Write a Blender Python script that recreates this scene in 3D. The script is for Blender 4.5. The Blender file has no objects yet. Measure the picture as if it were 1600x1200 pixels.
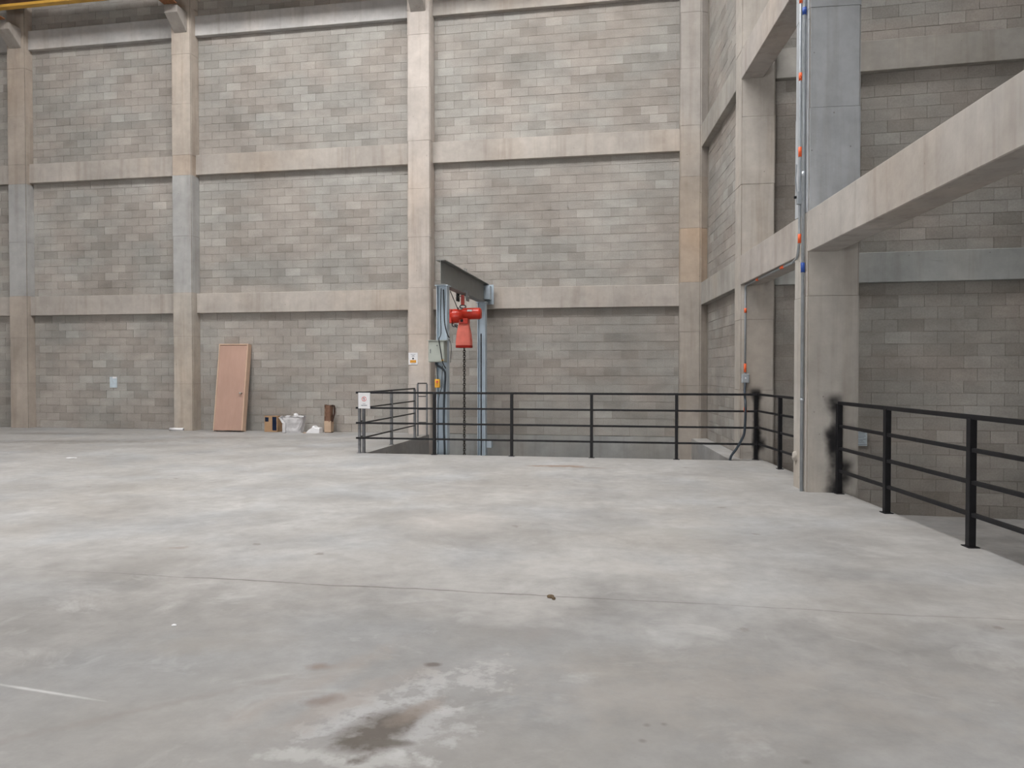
import bpy, bmesh, math, random
from mathutils import Vector, Matrix
random.seed(7)
sc = bpy.context.scene
COL = sc.collection

# ------------------------------------------------------------------ camera
cam_d = bpy.data.cameras.new('camera')
cam = bpy.data.objects.new('camera', cam_d)
COL.objects.link(cam)
cam_d.sensor_fit = 'HORIZONTAL'
cam_d.sensor_width = 36.0
cam_d.lens = 1170.0 / 1600.0 * 36.0
cam_d.clip_end = 200
PITCH = math.atan(20 / 1170); YAW = math.atan(205 / 1170)
cam.location = (0, 0, 1.5)
cam.rotation_euler = (math.radians(90) - PITCH, 0, YAW)
sc.camera = cam

# ------------------------------------------------------------------ world and daylight
w = bpy.data.worlds.new('sky'); sc.world = w
w.use_nodes = True
bg = w.node_tree.nodes['Background']
bg.inputs['Color'].default_value = (1.0, 0.985, 0.972, 1)
bg.inputs['Strength'].default_value = 8.0
# skylight openings in the roof (x0, x1, y0, y1) and the big door behind the camera
ROOF_Z = 15.0
SKYLIGHTS = [(-12.8, 1.2, 7.0, 11.2), (-12.8, 1.2, -11.5, -9.2)]  # second opening is added behind the camera to brighten camera-facing sides
DOOR_OPEN = (-9.0, -3.0, 0.0, 4.0)     # x0, x1, z0, z1 in the rear wall
REAR_Y = -14.0
def portal(loc, rot, sx, sy):
    l = bpy.data.lights.new('daylight_portal', 'AREA')
    l.shape = 'RECTANGLE'; l.size = sx; l.size_y = sy
    l.cycles.is_portal = True
    o = bpy.data.objects.new('daylight_portal', l); COL.objects.link(o)
    o.location = loc; o.rotation_euler = rot
for (x0, x1, y0, y1) in SKYLIGHTS:
    portal(((x0 + x1) / 2, (y0 + y1) / 2, ROOF_Z + 0.1), (0, 0, 0), x1 - x0, y1 - y0)
portal(((DOOR_OPEN[0] + DOOR_OPEN[1]) / 2, REAR_Y - 0.1, (DOOR_OPEN[2] + DOOR_OPEN[3]) / 2),
       (math.radians(90), 0, math.radians(0)), DOOR_OPEN[1] - DOOR_OPEN[0], DOOR_OPEN[3] - DOOR_OPEN[2])
sc.view_settings.view_transform = 'Standard'
sc.view_settings.look = 'None'
sc.view_settings.gamma = 1.0
sc.view_settings.use_curve_mapping = False
sc.view_settings.exposure = 1.0
sc.cycles.use_denoising = True
sc.cycles.use_adaptive_sampling = True
sc.cycles.adaptive_threshold = 0.08
sc.cycles.adaptive_min_samples = 12
sc.cycles.max_bounces = 6
sc.cycles.diffuse_bounces = 4

# ------------------------------------------------------------------ node helpers
class NT:
    def __init__(s, name, rough=0.8, spec=0.3, metal=0.0):
        s.m = bpy.data.materials.new(name); s.m.use_nodes = True
        s.t = s.m.node_tree; s.b = s.t.nodes['Principled BSDF']
        s.b.inputs['Roughness'].default_value = rough
        s.b.inputs['Specular IOR Level'].default_value = spec
        s.b.inputs['Metallic'].default_value = metal
        s._pos = None
    def n(s, kind, **kw):
        nd = s.t.nodes.new(kind)
        for k, v in kw.items(): setattr(nd, k, v)
        return nd
    def link(s, a, b): s.t.links.new(a, b)
    def put(s, sock, v):
        if v is None: return
        if hasattr(v, 'is_output'): s.link(v, sock)
        else:
            if isinstance(v, tuple) and len(v) == 3 and sock.type == 'RGBA': v = v + (1,)
            sock.default_value = v
    def pos(s):
        if s._pos is None: s._pos = s.n('ShaderNodeNewGeometry')
        return s._pos.outputs['Position']
    def math(s, op, a, b=None, c=None, clamp=False):
        nd = s.n('ShaderNodeMath', operation=op, use_clamp=clamp)
        s.put(nd.inputs[0], a); s.put(nd.inputs[1], b); s.put(nd.inputs[2], c)
        return nd.outputs[0]
    def vmath(s, op, a, b=None):
        nd = s.n('ShaderNodeVectorMath', operation=op)
        s.put(nd.inputs[0], a); s.put(nd.inputs[1], b)
        return nd.outputs['Value'] if op in ('LENGTH', 'DISTANCE', 'DOT_PRODUCT') else nd.outputs['Vector']
    def noise(s, scale, detail=3, rough=0.5, vec=None, stretch=None, dist=0.0):
        v = vec if vec is not None else s.pos()
        if stretch: v = s.vmath('MULTIPLY', v, stretch)
        nd = s.n('ShaderNodeTexNoise'); s.link(v, nd.inputs['Vector'])
        nd.inputs['Scale'].default_value = scale; nd.inputs['Detail'].default_value = detail
        nd.inputs['Roughness'].default_value = rough; nd.inputs['Distortion'].default_value = dist
        return nd.outputs['Fac']
    def rng(s, v, a, b, c=0.0, d=1.0, smooth=False):
        nd = s.n('ShaderNodeMapRange'); nd.clamp = True
        if smooth: nd.interpolation_type = 'SMOOTHSTEP'
        s.put(nd.inputs['Value'], v)
        for k, q in zip(('From Min', 'From Max', 'To Min', 'To Max'), (a, b, c, d)): s.put(nd.inputs[k], q)
        return nd.outputs[0]
    def mix(s, fac, a, b, mode='MIX'):
        nd = s.n('ShaderNodeMix', data_type='RGBA', blend_type=mode)
        s.put(nd.inputs['Factor'], fac); s.put(nd.inputs[6], a); s.put(nd.inputs[7], b)
        return nd.outputs[2]
    def grey(s, v):
        nd = s.n('ShaderNodeCombineColor'); 
        for i in range(3): s.put(nd.inputs[i], v)
        return nd.outputs[0]
    def ramp(s, v, stops):
        nd = s.n('ShaderNodeValToRGB'); el = nd.color_ramp.elements
        while len(el) < len(stops): el.new(0.5)
        for e, (p, c) in zip(el, stops): e.position = p; e.color = c + (1,)
        s.link(v, nd.inputs[0]); return nd.outputs[0]
    def bump(s, h, strength=0.3, dist=0.01):
        nd = s.n('ShaderNodeBump'); nd.inputs['Strength'].default_value = strength
        nd.inputs['Distance'].default_value = dist
        s.link(h, nd.inputs['Height']); s.link(nd.outputs[0], s.b.inputs['Normal'])
    def color(s, c): s.put(s.b.inputs['Base Color'], c)

def plain(name, rgb, rough=0.6, spec=0.3, metal=0.0, var=0.12, nscale=6.0, bump=0.0):
    t = NT(name, rough, spec, metal)
    f = t.rng(t.noise(nscale, 4, 0.6), 0.3, 0.7, 1 - var, 1 + var)
    t.color(t.mix(1.0, rgb, t.grey(f), 'MULTIPLY'))
    if bump: t.bump(t.noise(nscale * 6, 3), bump, 0.005)
    return t.m

def concrete(name, overspray=None, stain=1.0, smooth=False):
    t = NT(name, 0.8, 0.25)
    oi = t.n('ShaderNodeObjectInfo')
    c = oi.outputs['Color']
    off = t.vmath('ADD', t.pos(), t.vmath('SCALE', (7.0, 3.0, 5.0)))
    n1 = t.rng(t.noise(0.9, 5, 0.6), 0.28, 0.72, 0.82, 1.16)
    n2 = t.rng(t.noise(5.0, 5, 0.65), 0.25, 0.75, 0.90, 1.09)
    c = t.mix(1.0, c, t.grey(t.math('MULTIPLY', n1, n2)), 'MULTIPLY')
    # rain and form streaks running down the faces
    st = t.noise(1.0, 4, 0.6, stretch=(5.5, 5.5, 0.35))
    c = t.mix(t.rng(st, 0.52, 0.74, 0.0, 0.42 * stain), c, t.mix(1.0, c, (0.60, 0.54, 0.48), 'MULTIPLY'))
    st2 = t.noise(1.0, 3, 0.6, vec=t.vmath('ADD', t.pos(), (4.0, 9.0, 2.0)), stretch=(3.6, 3.6, 0.5))
    c = t.mix(t.rng(st2, 0.54, 0.72, 0.0, 0.5 * stain), c, t.mix(1.0, c, (1.16, 1.15, 1.13), 'MULTIPLY'))
    tan = t.noise(0.55, 3, 0.5, stretch=(1, 1, 0.6))
    c = t.mix(t.rng(tan, 0.5, 0.75, 0, 0.5 * stain), c, t.mix(1.0, c, (1.06, 0.93, 0.80), 'MULTIPLY'))
    # bug holes
    vo = t.n('ShaderNodeTexVoronoi'); t.link(t.pos(), vo.inputs['Vector']); vo.inputs['Scale'].default_value = 4.5
    hole = t.rng(vo.outputs['Distance'], 0.03, 0.055, 1.0, 0.0)
    c = t.mix(t.math('MULTIPLY', hole, 0.55), c, (0.12, 0.10, 0.09))
    if overspray:
        sep = t.n('ShaderNodeSeparateXYZ'); t.link(t.pos(), sep.inputs[0])
        for (px, py, rad, top, bot) in overspray:
            d = t.vmath('LENGTH', t.vmath('MULTIPLY', t.vmath('SUBTRACT', t.pos(), (px, py, 0.0)), (1.0, 1.0, 0.0)))
            nz = t.noise(3.2, 3, 0.55)
            d2 = t.math('ADD', d, t.rng(nz, 0.25, 0.75, -rad * 0.55, rad * 0.55))
            m = t.rng(d2, rad * 0.35, rad * 1.6, 0.97, 0.0, True)
            m = t.math('MULTIPLY', m, t.rng(sep.outputs[2], top - 0.10, top + 0.06, 1.0, 0.0, True))
            if bot > 0: m = t.math('MULTIPLY', m, t.rng(sep.outputs[2], bot - 0.06, bot + 0.10, 0.0, 1.0, True))
            c = t.mix(m, c, (0.012, 0.012, 0.014))
    t.color(c)
    t.bump(t.noise(14, 5, 0.6), 0.22, 0.012)
    return t.m

def block_material():
    t = NT('concrete_block', 0.92, 0.15)
    oi = t.n('ShaderNodeObjectInfo')
    gi = t._pos or t.n('ShaderNodeNewGeometry'); t._pos = gi
    r = t.math('FRACT', t.math('ADD', gi.outputs['Random Per Island'], t.math('MULTIPLY', oi.outputs['Random'], 7.31)))
    c = t.ramp(r, [(0.0, (0.285, 0.258, 0.233)), (0.2, (0.325, 0.297, 0.27)), (0.6, (0.342, 0.313, 0.286)),
                   (0.93, (0.357, 0.328, 0.30)), (1.0, (0.40, 0.372, 0.343))])
    big = t.noise(0.42, 4, 0.55)
    c = t.mix(1.0, c, t.grey(t.rng(big, 0.3, 0.7, 0.84, 1.16)), 'MULTIPLY')
    hue = t.noise(0.7, 2, 0.5, stretch=(1.0, 1.0, 1.7))
    c = t.mix(t.rng(hue, 0.40, 0.62, 0.0, 0.75), c, t.mix(1.0, c, (0.95, 1.02, 1.05), 'MULTIPLY'))
    mid = t.noise(2.2, 3, 0.6, stretch=(0.7, 0.7, 1.5))
    c = t.mix(1.0, c, t.grey(t.rng(mid, 0.28, 0.72, 0.86, 1.14)), 'MULTIPLY')
    g = t.noise(38, 3, 0.7)
    c = t.mix(1.0, c, t.grey(t.rng(g, 0.2, 0.8, 0.84, 1.16)), 'MULTIPLY')
    t.color(c); t.bump(g, 0.35, 0.006)
    return t.m

M = {}
M['concrete'] = concrete('cast_concrete')
M['block'] = block_material()
M['mortar'] = plain('mortar', (0.265, 0.24, 0.214), 0.95, 0.1, var=0.2, nscale=3)
M['black'] = plain('black_paint', (0.010, 0.010, 0.012), 0.5, 0.25, var=0.3, nscale=9)
M['railgrey'] = plain('dusty_steel', (0.16, 0.165, 0.175), 0.5, 0.4, var=0.25, nscale=9)
M['raildark'] = plain('dusty_dark_steel', (0.045, 0.043, 0.042), 0.5, 0.4, var=0.3, nscale=9)
M['blue'] = plain('pale_blue_paint', (0.47, 0.55, 0.625), 0.5, 0.4, var=0.08, nscale=4)
M['beam'] = plain('grey_steel_paint', (0.21, 0.215, 0.208), 0.55, 0.35, var=0.08, nscale=4)
M['red'] = plain('red_enamel', (0.55, 0.03, 0.012), 0.32, 0.5, var=0.12, nscale=8)
M['salmon'] = plain('salmon_fabric', (0.76, 0.20, 0.155), 0.85, 0.2, var=0.08, nscale=7, bump=0.2)
M['darkred'] = plain('dark_red_hem', (0.30, 0.018, 0.012), 0.8, 0.2)
M['chain'] = plain('oiled_chain', (0.05, 0.042, 0.036), 0.45, 0.5, 0.4, var=0.3, nscale=40)
M['panel'] = plain('grey_green_enamel', (0.40, 0.43, 0.39), 0.5, 0.4, var=0.06)
M['yellow'] = plain('yellow_plastic', (0.80, 0.42, 0.03), 0.45, 0.4, var=0.08, nscale=20)
M['girder'] = plain('yellow_crane_paint', (0.62, 0.36, 0.07), 0.5, 0.4, var=0.15, nscale=3)
M['girderweb'] = plain('shaded_web_brown', (0.10, 0.055, 0.035), 0.7, 0.2, var=0.25, nscale=4)  # dark brown carries the shade on the recessed web
M['cable'] = plain('black_cable', (0.018, 0.02, 0.024), 0.5, 0.4)
M['flex'] = plain('dark_flex_conduit', (0.03, 0.042, 0.055), 0.45, 0.45)
M['galv'] = plain('galvanised_tube', (0.38, 0.41, 0.44), 0.36, 0.5, 0.5, var=0.12, nscale=12)
M['orange'] = plain('orange_tape', (0.78, 0.12, 0.03), 0.5, 0.4)
M['bluetape'] = plain('blue_tape', (0.02, 0.07, 0.32), 0.5, 0.4)
M['white'] = plain('white_plastic', (0.78, 0.78, 0.80), 0.5, 0.4, var=0.04)
M['whitebag'] = plain('white_sack', (0.56, 0.55, 0.56), 0.7, 0.2, var=0.15, nscale=7, bump=0.5)
M['paper'] = plain('white_paper', (0.74, 0.74, 0.76), 0.7, 0.2, var=0.03)
M['bluepaper'] = plain('pale_blue_paper', (0.52, 0.60, 0.66), 0.6, 0.2, var=0.1, nscale=14)
M['ink'] = plain('grey_ink', (0.20, 0.20, 0.24), 0.8, 0.1)
M['darkink'] = plain('dark_ink', (0.05, 0.05, 0.06), 0.8, 0.1)
M['redink'] = plain('red_ink', (0.65, 0.10, 0.10), 0.8, 0.1)
M['ochre'] = plain('ochre_ink', (0.62, 0.30, 0.05), 0.8, 0.1)
M['blueink'] = plain('navy_ink', (0.012, 0.020, 0.045), 0.8, 0.1)
M['card'] = plain('corrugated_cardboard', (0.40, 0.26, 0.155), 0.85, 0.1, var=0.1, nscale=5)
M['cardpale'] = plain('pale_cardboard', (0.50, 0.37, 0.27), 0.85, 0.1, var=0.08, nscale=5)
M['brown'] = plain('brown_wrap', (0.17, 0.095, 0.065), 0.75, 0.2, var=0.25, nscale=9, bump=0.3)
M['darkbrown'] = plain('dark_brown_wrap', (0.05, 0.028, 0.022), 0.75, 0.2, var=0.25, nscale=9)
M['chrome'] = plain('satin_chrome', (0.6, 0.58, 0.55), 0.3, 0.5, 0.9)
M['stone'] = plain('brown_debris', (0.16, 0.12, 0.08), 0.9, 0.1, var=0.4, nscale=30)
M['rust'] = plain('rusty_steel', (0.24, 0.11, 0.055), 0.8, 0.2, var=0.3, nscale=20)
M['roof'] = plain('roof_sheet', (0.36, 0.36, 0.36), 0.7, 0.3)
M['doorframe'] = plain('tan_jamb', (0.56, 0.40, 0.30), 0.6, 0.25, var=0.06)
def door_mat():
    t = NT('salmon_veneer', 0.5, 0.3)
    g = t.noise(2.0, 4, 0.6, stretch=(9, 9, 0.5))
    b = t.noise(1.2, 2)
    c = t.mix(g, (0.42, 0.27, 0.213), (0.49, 0.325, 0.264))
    c = t.mix(1.0, c, t.grey(t.rng(b, 0.3, 0.7, 0.92, 1.08)), 'MULTIPLY')
    t.color(c); return t.m
M['door'] = door_mat()

def floor_material():
    t = NT('floor_concrete', 0.6, 0.35)
    p = t.pos()
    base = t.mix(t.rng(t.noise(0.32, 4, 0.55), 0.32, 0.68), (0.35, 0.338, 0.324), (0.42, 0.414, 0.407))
    n2 = t.noise(1.1, 5, 0.62, stretch=(0.9, 1.0, 1), dist=0.4)
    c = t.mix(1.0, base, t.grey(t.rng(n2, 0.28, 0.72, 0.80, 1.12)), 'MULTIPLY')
    n3 = t.noise(6.0, 4, 0.7)
    c = t.mix(1.0, c, t.grey(t.rng(n3, 0.25, 0.75, 0.86, 1.12)), 'MULTIPLY')
    # multiply the floor colour darker on the near side of the joint
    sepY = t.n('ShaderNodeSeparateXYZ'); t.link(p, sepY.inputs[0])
    near_tone = t.rng(t.math('ADD', sepY.outputs[1], t.rng(n2, 0.3, 0.7, -0.5, 0.5)), 4.2, 5.0, 1.0, 0.0)
    c = t.mix(near_tone, c, t.mix(1.0, c, (0.80, 0.80, 0.80), 'MULTIPLY'))
    # dusty pale scuffs and darker worn patches
    sc1 = t.noise(1.7, 5, 0.68, stretch=(1.0, 1.1, 1), dist=0.8)
    c = t.mix(t.rng(sc1, 0.56, 0.74, 0, 0.5), c, (0.50, 0.493, 0.485))
    dk = t.noise(0.85, 5, 0.7, vec=t.vmath('ADD', p, (31.0, 12.0, 0)), stretch=(0.9, 1.0, 1), dist=0.6)
    c = t.mix(t.rng(dk, 0.52, 0.74, 0, 0.55), c, (0.27, 0.258, 0.24))
    wm = t.noise(0.5, 3, 0.5, vec=t.vmath('ADD', p, (-11.0, 5.0, 0)))
    c = t.mix(t.rng(wm, 0.52, 0.7, 0, 0.25), c, t.mix(1.0, c, (1.03, 0.97, 0.90), 'MULTIPLY'))
    sm = t.noise(2.6, 5, 0.6, vec=t.vmath('ADD', p, (3.0, -17.0, 0)), stretch=(0.8, 1.0, 1), dist=1.2)
    c = t.mix(t.rng(sm, 0.60, 0.70, 0, 0.30), c, (0.30, 0.285, 0.265))
    bl = t.noise(0.75, 3, 0.5, vec=t.vmath('ADD', p, (9.0, 21.0, 0)))
    c = t.mix(t.rng(bl, 0.48, 0.66, 0, 0.6), c, t.mix(1.0, c, (0.95, 1.0, 1.06), 'MULTIPLY'))
    sp2 = t.noise(24.0, 2, 0.6)
    c = t.mix(t.rng(sp2, 0.66, 0.74, 0, 0.35), c, (0.25, 0.235, 0.22))
    # small drips and specks
    vo = t.n('ShaderNodeTexVoronoi'); t.link(p, vo.inputs['Vector']); vo.inputs['Scale'].default_value = 1.3
    spn = t.noise(14, 3, 0.6)
    sp = t.rng(t.math('ADD', vo.outputs['Distance'], t.rng(spn, 0.3, 0.7, -0.04, 0.04)), 0.03, 0.065, 0.55, 0.0)
    c = t.mix(sp, c, (0.20, 0.18, 0.16))
    sep = t.n('ShaderNodeSeparateXYZ'); t.link(p, sep.inputs[0])
    X, Y = sep.outputs[0], sep.outputs[1]
    # spills and other floor patches: x, y, rx, ry, angle, colour, strength
    wob = t.noise(3.4, 5, 0.65)
    wob2 = t.noise(9.0, 4, 0.65)
    wobble = t.math('ADD', t.rng(wob, 0.25, 0.75, -1.0, 1.0), t.rng(wob2, 0.25, 0.75, -0.35, 0.35))
    def floor_patch(x, y, rx, ry, ang, col, s, soft=0.5, rag=0.9):
        nonlocal c
        mp = t.n('ShaderNodeMapping', vector_type='TEXTURE')
        t.link(p, mp.inputs['Vector'])
        mp.inputs['Location'].default_value = (x, y, 0); mp.inputs['Rotation'].default_value = (0, 0, ang)
        mp.inputs['Scale'].default_value = (rx, ry, 10.0)
        d = t.math('MULTIPLY_ADD', wobble, rag, t.vmath('LENGTH', mp.outputs[0]))
        c = t.mix(t.rng(d, 1.0 - soft, 1.0 + soft * 0.4, s, 0.0), c, col)
    floor_patch(-1.02, 3.30, 0.34, 0.15, 0.75, (0.50, 0.50, 0.51), 0.5, 0.5, 2.1)
    floor_patch(-0.86, 3.02, 0.12, 0.17, 0.2, (0.49, 0.49, 0.50), 0.45, 0.5, 2.0)
    floor_patch(-1.15, 2.72, 0.30, 0.05, 0.1, (0.53, 0.53, 0.52), 0.45, 0.6, 1.8)
    floor_patch(-1.42, 3.05, 0.09, 0.30, -0.5, (0.30, 0.265, 0.24), 0.4, 0.8, 1.2)
    floor_patch(-1.25, 3.35, 0.10, 0.35, -0.55, (0.31, 0.275, 0.25), 0.4, 0.8, 1.2)
    floor_patch(0.4, 3.6, 1.1, 0.35, 0.1, (0.36, 0.33, 0.30), 0.35, 0.9, 1.3)
    floor_patch(-0.2, 5.8, 0.9, 0.3, 0.0, (0.50, 0.48, 0.46), 0.4, 0.9, 1.2)
    floor_patch(-2.1, 3.2, 0.7, 0.30, 0.5, (0.26, 0.255, 0.245), 0.35, 0.9, 1.2)
    floor_patch(-1.08, 2.98, 0.11, 0.24, -0.35, (0.10, 0.083, 0.07), 0.92, 0.5, 0.9)
    floor_patch(-0.97, 3.18, 0.06, 0.20, -0.5, (0.24, 0.20, 0.17), 0.6, 0.5, 0.7)
    floor_patch(-1.07, 2.86, 0.17, 0.035, 0.1, (0.11, 0.095, 0.08), 0.85, 0.4, 0.6)
    floor_patch(-1.34, 11.75, 0.45, 0.12, 0.05, (0.27, 0.19, 0.14), 0.75, 0.4, 0.6)
    floor_patch(-0.80, 11.65, 0.42, 0.05, -0.02, (0.23, 0.19, 0.16), 0.7, 0.4, 0.5)
    floor_patch(-11.9, 14.1, 2.4, 0.45, 0.15, (0.20, 0.185, 0.165), 0.6, 0.7, 0.8)  # this and the next two: broad darker bands towards the back-left wall
    floor_patch(-9.4, 15.5, 1.5, 0.35, 0.12, (0.22, 0.20, 0.18), 0.5, 0.7, 0.8)
    floor_patch(-14.0, 15.8, 2.5, 0.35, 0.12, (0.20, 0.185, 0.165), 0.5, 0.7, 0.8)
    floor_patch(-0.05, 7.25, 0.55, 0.12, -0.15, (0.33, 0.32, 0.30), 0.6, 0.7, 0.6)
    floor_patch(0.45, 7.1, 0.5, 0.22, 0.0, (0.36, 0.35, 0.33), 0.5, 0.8, 0.7)
    floor_patch(-2.35, 3.75, 0.35, 0.16, 0.2, (0.27, 0.255, 0.235), 0.55, 0.8, 0.8)
    floor_patch(-1.62, 3.55, 0.07, 0.05, 0.2, (0.22, 0.17, 0.14), 0.7, 0.6, 0.6)
    floor_patch(-1.45, 3.18, 0.10, 0.05, 0.6, (0.20, 0.16, 0.14), 0.7, 0.6, 0.6)
    floor_patch(-1.05, 3.68, 0.05, 0.03, 0.2, (0.12, 0.10, 0.09), 0.8, 0.5, 0.5)
    floor_patch(-3.9, 5.75, 0.12, 0.06, 0.2, (0.25, 0.21, 0.18), 0.7, 0.6, 0.6)
    floor_patch(-2.3, 2.85, 0.85, 0.035, 0.75, (0.24, 0.22, 0.205), 0.5, 0.8, 1.0)
    floor_patch(-2.75, 3.05, 0.30, 0.012, -0.12, (0.66, 0.66, 0.66), 0.6, 0.8, 0.4)
    floor_patch(-1.9, 7.3, 0.5, 0.5, 0, (0.50, 0.45, 0.415), 0.3, 0.9, 0.7)
    floor_patch(-1.55, 3.35, 0.55, 0.10, 1.2, (0.33, 0.29, 0.26), 0.4, 0.8, 0.7)
    floor_patch(-0.6, 4.2, 0.09, 0.12, 0, (0.27, 0.25, 0.24), 0.45, 0.8, 0.6)
    for (qx, qy, qr) in ((0.02, 3.2, 0.018), (0.09, 3.22, 0.016), (0.0, 3.06, 0.016), (0.62, 3.0, 0.02), (1.36, 2.98, 0.03), (0.73, 2.92, 0.012)):
        floor_patch(qx, qy, qr, qr, 0, (0.16, 0.15, 0.14), 0.6, 0.7, 0.5)
    # joint cut across the slab, cracked and chipped
    wl = t.math('ADD', t.rng(t.noise(1.1, 2, 0.5, stretch=(1, 0, 0)), 0.2, 0.8, -0.035, 0.035), t.rng(t.noise(7.0, 3, 0.6, stretch=(1, 0, 0)), 0.2, 0.8, -0.008, 0.008))
    dj = t.math('ABSOLUTE', t.math('SUBTRACT', t.math('ADD', Y, wl), 4.94))
    pres = t.math('MULTIPLY', t.rng(X, -4.2, -2.6, 0.15, 1.0), t.rng(X, -0.9, 0.4, 1.0, 0.40))
    pres = t.math('MULTIPLY', pres, t.rng(t.noise(2.3, 4, 0.7, stretch=(1, 0.1, 0)), 0.35, 0.6, 0.35, 1.0))
    c = t.mix(t.math('MULTIPLY', t.rng(dj, 0.004, 0.012, 0.95, 0.0), pres), c, (0.10, 0.09, 0.08))
    c = t.mix(t.math('MULTIPLY', t.rng(dj, 0.0, 0.05, 0.18, 0.0), pres), c, (0.2, 0.19, 0.18))
    # bare darker slab edge by the guard rail
    t.color(c)
    t.put(t.b.inputs['Roughness'], t.rng(n2, 0.3, 0.7, 0.5, 0.72))
    t.bump(t.noise(30, 3, 0.65), 0.10, 0.006)
    return t.m
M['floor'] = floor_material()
M['oversprayB'] = concrete('cast_concrete_oversprayed', [(1.905, 13.25, 0.06, 1.16, 0.0), (1.90, 13.25, 0.10, 1.22, 1.02), (1.97, 13.25, 0.07, 0.36, 0.15)])
M['oversprayA'] = concrete('cast_concrete_oversprayed_pillar', [(2.35, 9.72, 0.075, 1.15, 0.0), (2.33, 9.72, 0.10, 1.22, 0.98), (2.30, 9.73, 0.075, 0.80, 0.05), (2.33, 9.73, 0.14, 0.22, 0.0), (2.45, 9.73, 0.10, 0.42, 0.1)])

# ------------------------------------------------------------------ mesh helpers
def mk(name, bm, mat, parent=None, smooth=False):
    bmesh.ops.recalc_face_normals(bm, faces=bm.faces[:])
    me = bpy.data.meshes.new(name); bm.to_mesh(me); bm.free()
    if smooth:
        for p in me.polygons: p.use_smooth = True
    me.materials.append(M[mat] if isinstance(mat, str) else mat)
    o = bpy.data.objects.new(name, me); COL.objects.link(o)
    if parent: o.parent = parent
    return o
def tag(o, label, cat, group=None, kind=None):
    o['label'] = label; o['category'] = cat
    if group: o['group'] = group
    if kind: o['kind'] = kind
    return o
def root(name, loc, label, cat, rotz=0.0, group=None, kind=None):
    o = bpy.data.objects.new(name, None); COL.objects.link(o)
    o.location = loc; o.rotation_euler = (0, 0, rotz); o.empty_display_size = 0.1
    return tag(o, label, cat, group, kind)
def box(bm, x0, x1, y0, y1, z0, z1):
    vs = [bm.verts.new(p) for p in ((x0,y0,z0),(x1,y0,z0),(x1,y1,z0),(x0,y1,z0),(x0,y0,z1),(x1,y0,z1),(x1,y1,z1),(x0,y1,z1))]
    for f in ((0,3,2,1),(4,5,6,7),(0,1,5,4),(1,2,6,5),(2,3,7,6),(3,0,4,7)): bm.faces.new([vs[i] for i in f])
    return bm
def prism(bm, poly, z0, z1):
    a = [bm.verts.new((x, y, z0)) for x, y in poly]; b = [bm.verts.new((x, y, z1)) for x, y in poly]
    n = len(poly)
    bm.faces.new(a[::-1]); bm.faces.new(b)
    for i in range(n): bm.faces.new((a[i], a[(i+1) % n], b[(i+1) % n], b[i]))
    return bm
def extrude_y(bm, poly_xz, y0, y1):
    a = [bm.verts.new((x, y0, z)) for x, z in poly_xz]; b = [bm.verts.new((x, y1, z)) for x, z in poly_xz]
    n = len(poly_xz)
    bm.faces.new(a); bm.faces.new(b[::-1])
    for i in range(n): bm.faces.new((a[i], b[i], b[(i+1) % n], a[(i+1) % n]))
    return bm
def extrude_x(bm, poly_yz, x0, x1):
    a = [bm.verts.new((x0, y, z)) for y, z in poly_yz]; b = [bm.verts.new((x1, y, z)) for y, z in poly_yz]
    n = len(poly_yz)
    bm.faces.new(a[::-1]); bm.faces.new(b)
    for i in range(n): bm.faces.new((a[i], a[(i+1) % n], b[(i+1) % n], b[i]))
    return bm
def bevel(bm, w, seg=1):
    bmesh.ops.bevel(bm, geom=bm.edges[:], offset=w, segments=seg, affect='EDGES', profile=0.6)
    return bm
def B(): return bmesh.new()
def tube(bm, pts, r, n=8, cap=True):
    pts = [Vector(p) for p in pts]; rings = []
    up = None
    for i, p in enumerate(pts):
        d = (pts[min(i+1, len(pts)-1)] - pts[max(i-1, 0)]).normalized()
        if up is None:
            up = Vector((0, 0, 1)) if abs(d.z) < 0.9 else Vector((1, 0, 0))
        s = d.cross(up).normalized(); up = s.cross(d).normalized()
        rr = r[i] if isinstance(r, (list, tuple)) else r
        rings.append([bm.verts.new(p + (s * math.cos(a) + up * math.sin(a)) * rr) for a in [2*math.pi*k/n for k in range(n)]])
    for a, b in zip(rings, rings[1:]):
        for k in range(n): bm.faces.new((a[k], a[(k+1) % n], b[(k+1) % n], b[k]))
    if cap: bm.faces.new(rings[0][::-1]); bm.faces.new(rings[-1])
    return bm
def curve(pts, per=6):
    pts = [Vector(p) for p in pts]; out = []
    for i in range(len(pts) - 1):
        p0, p1, p2, p3 = pts[max(i-1,0)], pts[i], pts[i+1], pts[min(i+2, len(pts)-1)]
        for k in range(per):
            t = k / per
            out.append(0.5 * ((2*p1) + (p2-p0)*t + (2*p0-5*p1+4*p2-p3)*t*t + (3*p1-p0-3*p2+p3)*t*t*t))
    out.append(pts[-1]); return out
def bar(bm, p, q, wd, ht):
    """square bar between two points, level"""
    p, q = Vector(p), Vector(q); d = (q - p).normalized()
    up = Vector((0, 0, 1)) if abs(d.z) < 0.9 else Vector((1, 0, 0))
    s = d.cross(up).normalized() * wd / 2; u = s.cross(d).normalized() * ht / 2
    a = [bm.verts.new(p + e) for e in (s+u, s-u, -s-u, -s+u)]; b = [bm.verts.new(q + e) for e in (s+u, s-u, -s-u, -s+u)]
    bm.faces.new(a[::-1]); bm.faces.new(b)
    for i in range(4): bm.faces.new((a[i], a[(i+1)%4], b[(i+1)%4], b[i]))
    return bm

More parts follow.
